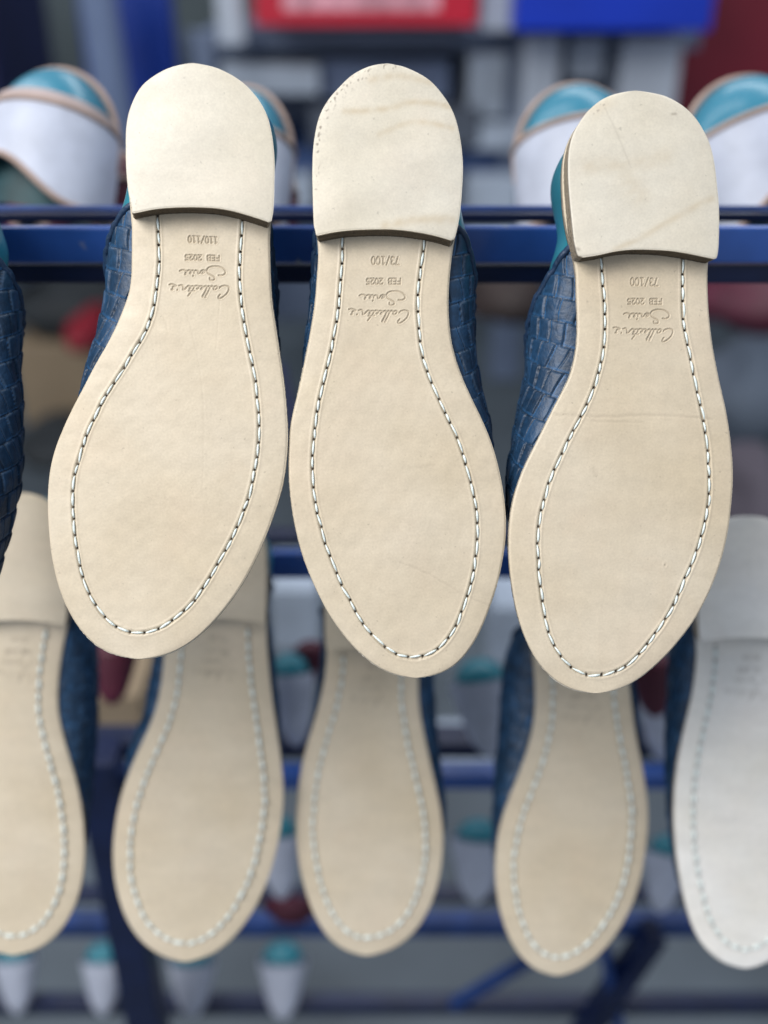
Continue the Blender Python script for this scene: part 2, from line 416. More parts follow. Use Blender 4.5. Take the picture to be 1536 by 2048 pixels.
    bl, br = fr.uv(hb[:1], hh)[0], fr.uv(hb[-1:], hh)[0]
    it = c2[:, 1].argmax(); lch = c2[:it+1][::-1]; rch = c2[it:]
    v1 = c2[it, 1]; v0 = (bl[1]+br[1])/2
    bot = catmull(fr.uv(hb, hh), False, 8); bot = bot[np.argsort(bot[:, 0])]
    def chf(ch):
        vv = np.maximum.accumulate(-ch[:, 1]+np.arange(len(ch))*1e-9); return lambda q: np.interp(-q, vv, ch[:, 0])
    hL, hR = chf(lch), chf(rch)
    nh = 220 if hi else 60; e = np.linspace(0, 1, nh)
    rows = v1-(v1-v0)*(e**2/(e+.12)*1.12); rows[0] = v1-1e-5
    rowsw = v1-(rows-v1)*-1
    nch = 220 if hi else 60; s = np.linspace(-1, 1, nch)
    l_, r_ = hL(rows), hR(rows)
    l_[-3:] += np.array([0, .0003, .0009]); r_[-3:] -= np.array([0, .0003, .0009])
    U = ((l_+r_)/2)[:, None]+((r_-l_)/2)[:, None]*s[None]
    q = ((v1-rows)/(v1-v0))[:, None]
    Bv = np.interp(U, bot[:, 0], bot[:, 1])
    Vv = rows[:, None]+(Bv-v0)*q**2.2
    X = np.stack([U.ravel(), Vv.ravel()], 1)
    edge = np.minimum((1-np.abs(s))[None]*((r_-l_)/2)[:, None], (Vv-Bv))
    wv = hh-.0003*np.clip(1-edge/.0007, 0, 1)**2-.0012*(np.abs(s)[None]**4)*np.ones((nh, 1))+.0002*wobble(U, Vv, .04, seed+5)
    # crown of the rim
    stn = np.zeros(len(X)); mk = np.zeros(len(X))
    for pts, wid, amt in heel_stains:
        qq = catmull(fr.uv(pts, hh), False, 8); dd = seg_dist(X, qq[:-1], qq[1:])
        n_ = .5+.5*wobble(X[:, 0], X[:, 1], .007, seed+9)
        stn = np.maximum(stn, amt*np.exp(-(dd/wid)**2)*np.clip(.55+.45*n_, 0, 1))
    for pts, wid, amt in heel_marks:
        qq = catmull(fr.uv(pts, hh), False, 8); dd = seg_dist(X, qq[:-1], qq[1:])
        n_ = wobble(X[:, 0], X[:, 1], .0024, seed+11, 16)
        mk = np.maximum(mk, amt*np.exp(-(dd/wid)**2)*(sstep(n_, .5, 1.2) if wid > .001 else 1))
    nV = nh*nch; idx = np.arange(nV).reshape(nh, nch)
    V = np.column_stack([X, wv.ravel()])
    loop = np.r_[idx[:, 0], idx[-1, 1:-1], idx[::-1, -1], idx[0, -2:0:-1]]; nl = len(loop)
    P2 = V[loop]
    # base loop of the heel, seen through the same lens geometry measured from the photograph
    pxl = np.column_stack([(P2[:, 0]+(fr.px0-768)/F*D)/(D-hh)*F+768, -(P2[:, 1]-(fr.py0-1024)/F*D)/(D-hh)*F+1024])
    bs = tobase(pxl, -2.0); bs = fr.uv(bs, 0)
    def lay(f, w_): return np.column_stack([P2[:, :2]*(1-f)+bs*f, np.full(nl, w_)+(P2[:, 2]-hh)*(1-f)])
    fc = grid_faces(nh, nch, True)
    l1 = lay(.10, hh-.0011); a_ = np.arange(nV, nV+nl)
    hroot = None
    levels = np.r_[np.linspace(.14, 1.0, 7)]
    HV = [lay(.10, hh-.0011)]; HF = []; HM = []; cur = np.arange(nl); b_ = nl
    isbreast = np.zeros(nl); isbreast[nh-1:nh+nch-2] = 1
    for f in levels:
        r_n = rng.normal(0, .00008 if hi else 0, (nl, 2))
        ring3 = lay(f, hh*(1-f)-(.0004 if f == 1 else 0)); ring3[:, :2] += r_n
        HV.append(ring3); new = np.arange(b_, b_+nl)
        HF.append(np.stack([cur, np.roll(cur, -1), np.roll(new, -1), new], 1)); HM.append(1-isbreast); cur = new; b_ += nl
    # lid under the top piece
    lcol, rcol = np.arange(nh), np.arange(nh+nch-2, nh+nch-2+nh)[::-1]
    heel = mesh_obj('heel', np.vstack(HV), np.vstack(HF), None, root, False, None, [M_breast, M_hside], np.concatenate(HM))
    z0 = np.zeros(nl)
    mesh_obj('top_piece', np.vstack([V, l1]), np.vstack([fc, np.stack([loop, np.roll(loop, -1), np.roll(a_, -1), a_], 1)]), mtop, heel, True,
             {'stain': np.r_[stn, z0], 'mark': np.r_[mk, z0], 'hole': np.zeros(nV+nl)})
    # ---------------- woven upper and the last inside it
    vbre = fr.uv(hb)[:, 1].mean()
    def bulge(lst, side):
        f = Lf if side < 0 else Rf
        kv = []
        for p in lst:
            q_ = fr.uv([p], -.030)[0]; kv.append((q_[1], (f(q_[1])-q_[0])*(1 if side < 0 else -1)))
        lo = min([k[0] for k in kv]+[vbre-.02])
        kv += [(vt, -.002), (vt-.03, .0035)]
        kv += [(min(lo-.03, vb+.10), -.006), (vb+.03, -.007), (vb, -.007)]
        kv = sorted(kv); kx = np.array([k[0] for k in kv]); ky = np.array([k[1] for k in kv])
        return lambda v: np.interp(v, kx, ky)
    bL, bR = bulge(bulL, -1), bulge(bulR, 1)
    # smooth them
    vv = np.linspace(vb, vt, 400)
    def sm(f):
        y = f(vv); k = np.exp(-(np.arange(-30, 31)/12.)**2); k /= k.sum(); y = np.convolve(np.pad(y, 30, 'edge'), k, 'valid'); return lambda v: np.interp(v, vv, y)
    bL, bR = sm(bL), sm(bR)
    Lsm = sm(Lf); Rsm = sm(Rf)
    hgt_k = [(vb, .018), (vb+.02, .034), (vb+.08, .045), (vb+.15, .062), (vt-.06, .078), (vt, .080)]
    Hf = lambda v: np.interp(v, [k[0] for k in hgt_k], [k[1] for k in hgt_k])
    def shell(S, Vq, inset):
        Le, Re = Lf(Vq)+.0022+inset*.7, Rf(Vq)-.0022-inset*.7
        BL, BR = Lf(Vq)-bL(Vq)+inset, Rf(Vq)+bR(Vq)-inset
        wd = Re-Le; pinch = np.clip(wd/.02, .0, 1); 
        BL = np.minimum(BL, (Le+Re)/2-.0003); BR = np.maximum(BR, (Le+Re)/2+.0003)
        H = Hf(Vq)*(.25+.75*pinch**.5)-inset; q1 = .0045; q2 = np.minimum(.026, H*.55)
        u = np.zeros_like(S); z = np.zeros_like(S)
        a = np.clip(S/.14, 0, 1)*np.pi/2; m1 = S < .14
        u = np.where(m1, Le+(BL-Le)*np.sin(a), u); z = np.where(m1, -q1-(q2-q1)*(1-np.cos(a)), z)
        a = np.clip((1-S)/.14, 0, 1)*np.pi/2; m2 = S > .86
        u = np.where(m2, Re+(BR-Re)*np.sin(a), u); z = np.where(m2, -q1-(q2-q1)*(1-np.cos(a)), z)
        b = np.clip((S-.14)/.72, 0, 1)*np.pi; m3 = ~(m1 | m2); C_ = (BL+BR)/2; Wd = (BR-BL)/2
        u = np.where(m3, C_-Wd*np.cos(b)*1.0, u); z = np.where(m3, -q2-(H-q2)*np.sin(b)**.85, z)
        return u, z
    ns_, nt_ = (420, 420) if hi else (150, 150)
    sg = np.linspace(0, 1, ns_); tg = np.linspace(0, 1, nt_)
    S, T_ = np.meshgrid(sg, tg)
    vst = vbre+(.004 if hi else .030)
    z_guess = shell(sg, np.full(ns_, vst-.03), 0)[1]
    vstart = np.maximum(vst-topk*np.abs(z_guess+.0045), vb+.10)
    tt = 1-(1-T_)**1.15
    Vq = vstart[None]+(vb+.004-vstart[None])*tt
    u, z = shell(S, Vq, 0)
    # weave relief along the normal
    G = np.stack([u, Vq, z], -1)
    du = np.gradient(G, axis=1); dt = np.gradient(G, axis=0); nm = np.cross(du, dt); nm /= np.linalg.norm(nm, axis=2)[..., None]+1e-12
    arc = np.cumsum(np.linalg.norm(du, axis=2), axis=1)
    arc = arc-arc[:, :1]; arcR = arc[:, -1:]-arc
    cell = .0100 if hi else .009
    aa = np.where(S < .5, arc, -arcR); sgn = np.where(S < .5, 1., -1.)
    ph = .33
    A_ = np.abs(aa); warp = .0012*np.sin(Vq*95+A_*60+seed)+.0008*np.sin(Vq*210-A_*130)
    qq = (Vq*math.cos(ph)-(A_+warp)*math.sin(ph)*.8)/(cell*1.12); cj = np.floor(qq); fq = (qq-cj-.5)*2
    pp = (A_*math.cos(ph)+Vq*math.sin(ph)*.75+warp)/(cell*.92)+.5*cj+.10*np.sin(cj*5.3+seed); ci = np.floor(pp); fp = (pp-ci-.5)*2
    over = (ci % 2) == 0
    prof = (1-np.abs(fp)**18)*(1-np.abs(fq)**22)
    hgt = prof*(.72+np.where(over, .18, -.06)+.20*fq-.16*fp+np.where(over, .12*np.cos(fq*1.5), -.05*np.cos(fq*1.5)))
    nm = np.where(np.isnan(nm), 0, nm)
    n_out = nm if (nm[:, ns_//2, 2].mean() < 0) else -nm
    hsh = np.abs(np.sin(ci*12.9898+cj*78.233+seed)*43758.5453) % 1
    worn = np.clip((fp-.74)/.08, 0, 1)*np.clip((.94-fp)/.05, 0, 1)*(hsh > .3)+np.clip((-.76-fq)/.06, 0, 1)*np.clip((.93+fq)/.05, 0, 1)*(hsh < .75)
    tone = (.70+.60*hsh+1.6*np.clip(worn, 0, 1))*np.where(prof < .5, .5, 1)
    amp = .0014
    G = G+n_out*((hgt-.55)*amp)[..., None]
    upper = mesh_obj('upper', G.reshape(-1, 3), grid_faces(nt_, ns_), M_woven, root, True, {'tone': tone})
    if True:
        pth = G[0][::max(1, ns_//110)]+np.array([0, .0006, 0])
        bv, bf = tube(pth, .0017, 7)
        mesh_obj('topline_binding', bv, bf, M_bind, upper)
    # last
    lt = thing('shoe_last', last_label, 'shoe last', fr.loc, CAMROT, 'teal shoe lasts holding the blue mules')
    nsl, ntl = (110, 130) if hi else (60, 70)
    S, T_ = np.meshgrid(np.linspace(0, 1, nsl), np.linspace(0, 1, ntl))
    tt = (1-np.cos(T_*np.pi))/2
    Vq = (vt-.0015)+(vb+.012-vt)*tt
    u, z = shell(S, Vq, .0020+.0030*sstep(vbre+.004-Vq, 0, .02))
    rnd = np.clip((vt-Vq)/.02, 0, 1); z = np.where(z < -.03, -.03+(z+.03)*(.55+.45*rnd**.5), z)
    mesh_obj('last_body', np.stack([u, Vq, z], -1).reshape(-1, 3), grid_faces(ntl, nsl), last_mat or M_last, lt)
    # cone block that hooks over the rails
    cu = (Lf(vt-.045)+Rf(vt-.045))/2; cv = vt-.05
    CV = []; 
    for zz, wx, wy in ((-.06, .024, .036), (-.085, .020, .034), (-.108, .017, .031), (-.112, .014, .028)):
        for k in range(20):
            a = 2*math.pi*k/20; CV.append((cu+wx*math.cos(a), cv+wy*math.sin(a), zz))
    CF = [(r*20+k, r*20+(k+1) % 20, (r+1)*20+(k+1) % 20, (r+1)*20+k) for r in range(3) for k in range(20)]+[tuple(range(60, 80))]
    mesh_obj('cone', CV, CF, last_mat or M_last, lt)
    return root

# ------------------------------------------------------------------ traced shoes, front row
S1 = dict(
 side_l=[(263,455),(262,480),(262,530),(259,580),(250,604),(240,631),(220,675),(185,735),(165,775),(145,812),(125,855),(107,900),(97,945),(93,995),(94,1040),(98,1090),(106,1140),(122,1195),(138,1228),(150,1249),(164,1267),(189,1292),(218,1308),(252,1317),(287,1318.5)],
 side_r=[(538,470),(539,500),(540,550),(544,610),(552,660),(560,715),(568,770),(573,830),(575,880),(572,920),(565,970),(550,1020),(530,1075),(510,1120),(492,1155),(470,1190),(448,1219),(425,1246),(390,1279),(353,1302),(322,1313.5)],
 heel_top=[(262,425),(258,405),(254,380),(251,340),(250,300),(251,250),(260,210),(280,172),(310,147),(345,131),(385,126),(425,131),(460,146),(490,167),(515,195),(532,225),(542,260),(548,310),(548,360),(546,410),(539,443)],
 heel_bot=[(262,425),(280,422),(310,417),(350,414),(400,414),(440,417),(475,424),(510,434),(539,443)])
S2 = dict(
 side_l=[(637,500),(635,531),(632,577),(629,610),(620,665),(607,730),(595,785),(582,840),(577,880),(577,950),(582,1010),(592,1065),(607,1120),(630,1175),(655,1225),(680,1262),(709,1297),(744,1328),(782,1348.5),(817,1356)],
 side_r=[(904,505),(902,530),(899,554),(897,588),(897,622),(899,656),(905,695),(918,738),(938,785),(958,825),(978,870),(993,915),(1005,970),(1012,1025),(1012,1075),(1005,1125),(995,1170),(980,1215),(961,1263),(938,1302),(914,1329),(885,1347),(852,1355.5)],
 heel_top=[(631,470),(629,460),(627,450),(625,400),(624,340),(627,285),(637,235),(655,200),(680,170),(705,147),(735,132),(762,127.5),(790,128),(818,135),(858,157),(888,190),(908,225),(920,270),(926,325),(924,380),(919,430),(911,466),(903,479)],
 heel_bot=[(631,470),(670,463),(715,459),(768,458),(793,459),(828,463),(868,470),(903,479)])
S3 = dict(
 side_l=[(1152,535),(1153,560),(1154,607),(1156,652),(1153,698),(1146,732),(1137,762),(1118,795),(1098,835),(1073,885),(1048,935),(1033,975),(1023,1015),(1018,1060),(1018,1115),(1023,1165),(1033,1220),(1048,1270),(1073,1321),(1099,1352),(1128,1373.5),(1159,1384.5),(1193,1387.5)],
 side_r=[(1417,534),(1417,572),(1419,618),(1423,664),(1430,709),(1440,760),(1455,825),(1463,880),(1468,940),(1466,990),(1460,1050),(1450,1100),(1433,1155),(1413,1200),(1388,1245),(1343,1302),(1320,1325),(1284,1356),(1257,1372),(1226,1384)],
 heel_top=[(1163,514),(1156,509),(1149,483),(1143,426),(1138,368),(1137,328),(1139,298),(1146,269),(1161,241),(1181,216),(1208,195),(1238,184),(1272,181),(1309,184),(1339,192),(1369,210),(1393,234),(1411,263),(1423,291),(1431,328),(1436,368),(1440,409),(1440,459),(1438,499),(1434,517)],
 heel_bot=[(1163,514),(1195,510),(1228,503),(1262,499),(1299,499),(1336,501),(1373,506),(1406,512),(1434,517)])
ST1 = [(315,430),(317,480),(318,525),(314,570),(309,605),(302,637),(285,675),(272,695),(250,732),(227,767),(205,802),(192,830),(177,860),(162,905),(150,945),(146,980),(146,1025),(150,1075),(156,1115),(167,1160),(182,1195),(200,1224),(220,1245),(245,1261),(270,1266),(295,1264),(325,1254),(352,1236),(375,1216),(395,1192),(420,1155),(440,1120),(462,1080),(485,1030),(500,985),(510,940),(516,895),(518,850),(516,810),(510,755),(501,710),(492,665),(485,620),(481,590),(479,550),(481,500),(485,440)]
ST2 = [(685,470),(685,520),(681,565),(677,615),(672,650),(666,685),(657,725),(647,765),(637,810),(629,865),(625,910),(625,950),(629,995),(637,1035),(650,1085),(665,1125),(680,1162),(700,1200),(720,1237),(740,1265),(765,1290),(788,1307),(823,1316),(843,1314),(868,1304),(893,1282),(913,1250),(928,1212),(940,1175),(949,1135),(954,1090),(955,1045),(950,1000),(940,955),(928,915),(913,872),(893,832),(870,780),(855,745),(843,700),(838,655),(835,615),(838,570),(843,530),(850,475)]
ST3 = [(1203,512),(1206,566),(1210,616),(1210,664),(1206,709),(1198,743),(1185,784),(1163,832),(1145,865),(1123,910),(1103,955),(1090,995),(1080,1035),(1076,1080),(1078,1140),(1083,1190),(1093,1245),(1108,1290),(1133,1325),(1158,1345),(1193,1351),(1223,1346),(1253,1332),(1278,1309),(1300,1282),(1328,1245),(1350,1205),(1370,1160),(1390,1115),(1403,1075),(1413,1035),(1419,990),(1419,940),(1416,895),(1410,855),(1403,820),(1393,770),(1383,720),(1374,680),(1368,648),(1366,618),(1366,584),(1366,550),(1366,515)]
L1 = lettering('110/110', 0, 0, 434.7, 473, 13, 8.55, 438.9, 510.5, 10.5, .045)
L2 = lettering('73/100', 359.5, 49.5, 799, 513, 16, 9.6, 801.5, 557, 11.5, .0)
L3 = lettering('73/100', 888, 86.5, 1317, 556, 15.5, 9.6, 1324, 597.5, 11, .01)
G1 = 'blue woven mules in the front row, soles to the viewer'
build_mule('blue woven mule whose tan sole is stamped 110/110, its cream heel plain and unmarked', G1, .5, S1['side_l'], S1['side_r'], S1['heel_top'], S1['heel_bot'], .975, (-9, 0), L1,
    [(266,300),(263,370),(252,425),(234,450),(225,490),(218,560),(212,620),(196,690),(180,745)], [(522,190),(543,222),(552,258),(550,320),(545,440),(548,520),(551,600),(556,660)], (M_sole[0], M_top[0]), True, 11,
    creases=[([(318,620),(330,640),(336,668)], .0005, .00003), ([(232,1249),(240,1252)], .0009, -.0002), ([(150,1040),(154,1041)], .0007, .0001), ([(330,990),(334,1000)], .0009, .00007), ([(372,620),(400,740),(408,850),(405,980)], .0004, .00003), ([(440,600),(432,700)], .0004, .00003)],
    heel_stains=[([(270,150),(330,200)], .004, .12)], heel_marks=[([(256,390),(268,405)], .002, .6)],
    last_label='teal shoe last filling the mule stamped 110/110', stitch=ST1)
build_mule('blue woven mule stamped 73/100, ochre bands and dark scuffs on its heel', G1, .502, S2['side_l'], S2['side_r'], S2['heel_top'], S2['heel_bot'], .975, (0, 2), L2,
    [(633,480),(630,540),(624,610),(612,680)], [(922,425),(940,480),(948,550),(949,650),(955,740),(966,800),(981,865)], (M_sole[1], M_top[1]), True, 23,
    creases=[([(820,938),(870,930)], .0008, .00006), ([(700,610),(720,640)], .0006, .00005), ([(760,1180),(766,1186)], .0009, .00008), ([(800,1125),(860,1150),(920,1185),(985,1215)], .0004, .00012), ([(690,560),(760,640),(700,600)], .0004, .00004)],
    heel_stains=[([(740,160),(800,152),(870,165)], .0018, .45), ([(690,223),(770,218),(830,203),(900,212)], .0016, .6), ([(760,268),(830,243),(905,256)], .0014, .5), ([(770,452),(830,440),(905,438)], .0022, .55)],
    heel_marks=[([(735,145),(690,175),(660,210),(642,250),(632,300)], .0022, .85), ([(760,133),(790,135)], .0015, .7), ([(634,330),(632,380)], .0012, .6)],
    last_label='teal shoe last filling the middle mule of the front row', stitch=ST2)
build_mule('blue woven mule stamped 73/100, its heel crossed by a thin slanting scratch', G1, .5, S3['side_l'], S3['side_r'], S3['heel_top'], S3['heel_bot'], .975, (-2, -1), L3,
    [(1118,470),(1098,512),(1080,570),(1060,622),(1053,700),(1045,760),(1036,810),(1022,890),(1011,985)], [], (M_sole[2], M_top[2]), True, 37,
    creases=[([(1188,940),(1193,950)], .0011, .00012), ([(1330,1130),(1331,1131)], .0004, .0004), ([(1120,1050),(1128,1058)], .0008, .00006), ([(1105,828),(1200,834),(1300,830),(1425,838)], .0006, .00012), ([(1185,842),(1290,846)], .0005, .0001)],
    heel_stains=[([(1230,500),(1300,465),(1360,430),(1425,395)], .0016, .45), ([(1180,330),(1260,330),(1330,315)], .004, .3), ([(1255,360),(1280,390)], .006, .25), ([(1190,215),(1215,205)], .004, .35)],
    heel_marks=[([(1210,215),(1235,270),(1262,335)], .0004, .16), ([(1190,222),(1205,208)], .0015, .6), ([(1345,228),(1352,227)], .0006, .5), ([(1150,495),(1158,498)], .0008, .5)],
    last_label='teal shoe last filling the right mule of the front row, bare at its heel', stitch=ST3)
# the neighbour cut off by the left edge of the frame
dx = -560
mirror = lambda pts: [(2*0-20-(x-1290)*1.0-262, y-40) for x, y in pts]
sl, sr = mirror(S3['side_r']), mirror(S3['side_l'])
hb0 = mirror(S3['heel_bot'])[::-1]; ht0 = mirror(S3['heel_top'])[::-1]
build_mule('blue woven mule cut off by the left edge, only its woven flank in view', G1, .5, sl, sr, ht0, hb0, .975, (0, 0), None,
    [], [(-10,430),(20,500),(38,590),(44,680),(46,800),(45,900),(38,1000),(18,1100),(2,1170)], (M_sole[0], M_top[0]), True, 41,
    last_label='teal shoe last at the left edge, standing above the cut-off woven mule', topk=1.0)

# ------------------------------------------------------------------ second row
def heel_pts(xl, xr, yt, yb):
    arch = heel_outline(xl, xr, yt, yb)
    return [(xl+4, yb), (xl+1, yb-40)]+arch[1:-1]+[(xr-1, yb-40), (xr-4, yb+3)]
def row2(label, llabel, sl, sr, heel, D, bl, br, mats, seed, hh=.0125):
    xl, xr, yt, yb = heel
    ht = heel_pts(*heel); hb = [(xl+4, yb), ((xl*3+xr)/4, yb-7), ((xl+xr)/2, yb-9), ((xl+xr*3)/4, yb-6), (xr-4, yb+3)]
    bx, by = (xl+xr)/2, yb-4; k = .5/D
    let = [[(bx+(x-400)*k, by+(y-432)*k) for x, y in st] for st in lettering('73/100', 0, 0, 434.7, 473, 13, 8.55, 438.9, 510.5, 10.5, .03)]
    build_mule(label, 'blue woven mules in the second row, out of focus', D, sl, sr, ht, hb, .985, (0, 0), let, bl, br, mats, False, seed, last_label=llabel, hh=hh, topk=.35)
B_l = [(330,1262),(326,1320),(322,1370),(305,1440),(275,1500),(250,1560),(232,1620),(222,1700),(225,1760),(240,1820),(265,1870),(300,1905),(345,1925),(375,1928)]
B_r = [(530,1262),(535,1320),(540,1380),(550,1450),(560,1520),(566,1590),(560,1660),(545,1730),(520,1800),(490,1850),(450,1897),(410,1920)]
row2('out-of-focus mule below the one stamped 110/110', 'teal shoe last inside the blurred mule below the one stamped 110/110', B_l, B_r, (328, 532, 1005, 1246), .70,
     [(312,1300),(303,1360),(290,1430),(262,1490)], [(534,1080),(538,1200),(546,1280),(553,1360),(562,1450)], (M_sole[1], M_sole[1]), 51)
C_l = [(655,1318),(645,1380),(630,1440),(610,1500),(598,1560),(590,1640),(592,1700),(603,1760),(625,1830),(660,1885),(700,1910),(740,1915)]
C_r = [(838,1318),(836,1370),(838,1420),(850,1480),(865,1550),(882,1620),(887,1690),(880,1760),(860,1820),(830,1870),(790,1900)]
row2('out-of-focus mule hanging directly under the middle mule', 'teal shoe last inside the blurred mule under the middle mule', C_l, C_r, (648, 842, 1075, 1303), .72,
     [(643,1320),(632,1390)], [(846,1150),(850,1240),(866,1330),(870,1400),(874,1470),(884,1560),(890,1640)], (M_sole[2], M_sole[2]), 61)
D_l = [(1072,1350),(1071,1390),(1072,1430),(1060,1490),(1035,1560),(1010,1620),(995,1680),(990,1740),(995,1800),(1010,1860),(1035,1910),(1070,1945),(1110,1955)]
D_r = [(1258,1350),(1262,1380),(1265,1410),(1275,1480),(1290,1550),(1300,1630),(1295,1700),(1280,1780),(1250,1850),(1210,1905),(1160,1945)]
row2('out-of-focus mule under the right front mule, woven side showing at its left', 'teal shoe last inside the blurred mule under the right front mule', D_l, D_r, (1066, 1262, 1105, 1338), .71,
     [(1064,1170),(1052,1235),(1015,1300),(1002,1360),(997,1430),(990,1520),(986,1620),(985,1710)], [(1268,1380),(1275,1450)], (M_sole[0], M_sole[0]), 71)
E_l = [(1400,1300),(1392,1340),(1390,1380),(1375,1440),(1358,1520),(1350,1600),(1350,1660),(1358,1740),(1370,1800),(1390,1870),(1420,1910),(1455,1935),(1500,1940)]
E_r = [(1594,1300),(1598,1340),(1601,1400),(1612,1460),(1625,1540),(1632,1620),(1634,1700),(1625,1770),(1605,1840),(1580,1890),(1545,1928)]
row2('pale whitish mule at the right edge, out of focus', 'teal shoe last inside the pale mule at the right edge', E_l, E_r, (1397, 1597, 1032, 1284), .69,
     [(1396,1110),(1388,1180),(1350,1250),(1338,1320),(1335,1400),(1331,1500),(1333,1600),(1338,1680),(1350,1760)], [(1600,1350)], (M_pale, M_pale), 81)
A_r = [(128,1265),(118,1320),(110,1400),(114,1440),(130,1500),(148,1560),(160,1620),(166,1690),(164,1750),(150,1810),(125,1860),(90,1895),(50,1912)]
A_l = [(-62,1265),(-66,1320),(-70,1400),(-82,1460),(-95,1530),(-102,1600),(-103,1680),(-98,1750),(-85,1810),(-62,1865),(-30,1900),(10,1914)]
row2('out-of-focus mule in the second row, half cut by the left edge', 'teal shoe last inside the blurred mule at the left edge', A_l, A_r, (-66, 132, 985, 1249), .69,
     [(-70,1350)], [(134,1080),(138,1160),(165,1230),(190,1280),(197,1360),(197,1440),(190,1520),(182,1600),(172,1690)], (M_sole[1], M_sole[1]), 91)

# ------------------------------------------------------------------ boxes
def box_bm(c, d, bev=.0):
    x, y, z = c; a, b, e = d[0]/2, d[1]/2, d[2]/2
    if bev <= 0:
        V = [(x+i*a, y+j*b, z+k*e) for i in (-1, 1) for j in (-1, 1) for k in (-1, 1)]
        Fc = [(0, 1, 3, 2), (4, 6, 7, 5), (0, 4, 5, 1), (2, 3, 7, 6), (0, 2, 6, 4), (1, 5, 7, 3)]
        return V, Fc
    import bmesh
    bm = bmesh.new(); bmesh.ops.create_cube(bm, size=1); bmesh.ops.scale(bm, vec=d, verts=bm.verts); bmesh.ops.translate(bm, vec=c, verts=bm.verts)
    bmesh.ops.bevel(bm, geom=bm.edges[:], offset=bev, segments=2, affect='EDGES', profile=.5)
    V = [tuple(v.co) for v in bm.verts]; bm.verts.index_update(); Fc = [tuple(v.index for v in f.verts) for f in bm.faces]; bm.free(); return V, Fc
def box(name, c, d, m, parent=None, bev=.0):
    V, Fc = box_bm(c, d, bev); return mesh_obj(name, V, Fc, m, parent, False)
def bar(name, a, b, w, h, m, parent=None, bev=.002):
    a, b = Vector(a), Vector(b); L = (b-a).length
    V, Fc = box_bm((0, 0, 0), (w, h, L), bev); R = (b-a).to_track_quat('Z', 'Y').to_matrix(); c = (a+b)/2
    return mesh_obj(name, [tuple(R @ Vector(v)+c) for v in V], Fc, m, parent, False)

# ------------------------------------------------------------------ the rack
rk = thing('shoe_rack', 'blue enamelled steel shoe rack carrying the rows of mules', 'rack', (0, 0, 0))
def rail(y0, y1, d, m, dep=.02, x0=-1.1, x1=1.1):
    a, b = P(768, y0, d), P(768, y1, d); z = (a.z+b.z)/2; hgt = abs(a.z-b.z)/1.0
    box('rail', ((x0+x1)/2, (a.y+b.y)/2+dep/2, z), (x1-x0, dep, max(.004, hgt)), m, rk, .0015)
rail(414, 424, .655, M_dim, .004); rail(425, 447, .668, M_navy, .004)  # navy strip is no rail: it paints the dark gap between two rails
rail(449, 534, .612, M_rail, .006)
rail(526, 572, .624, M_navy, .004)  # dark strip standing in for the shadow under the front rail
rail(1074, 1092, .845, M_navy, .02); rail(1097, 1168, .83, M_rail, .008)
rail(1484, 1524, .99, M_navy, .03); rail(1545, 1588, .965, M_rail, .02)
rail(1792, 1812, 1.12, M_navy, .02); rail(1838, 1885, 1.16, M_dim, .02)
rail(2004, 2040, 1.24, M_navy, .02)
for px, py, d in ((195, 1500, .93), (-1900, 1500, 1.0), (3000, 1500, 1.0)):
    p = P(px, py, d); 
    hp = p.z; box('post', (p.x, p.y, hp/2), (.038, .038, hp), M_navy, rk, .003)
bar('brace', P(1310, 1860, 1.14), P(1110, 2150, 1.26), .035, .02, M_navy, rk)
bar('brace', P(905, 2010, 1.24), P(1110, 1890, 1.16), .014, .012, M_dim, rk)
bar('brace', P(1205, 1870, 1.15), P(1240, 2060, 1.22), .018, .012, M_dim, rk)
bar('brace', P(640, 1080, .90), P(560, 735, 1.3), .012, .012, M_navy, rk)

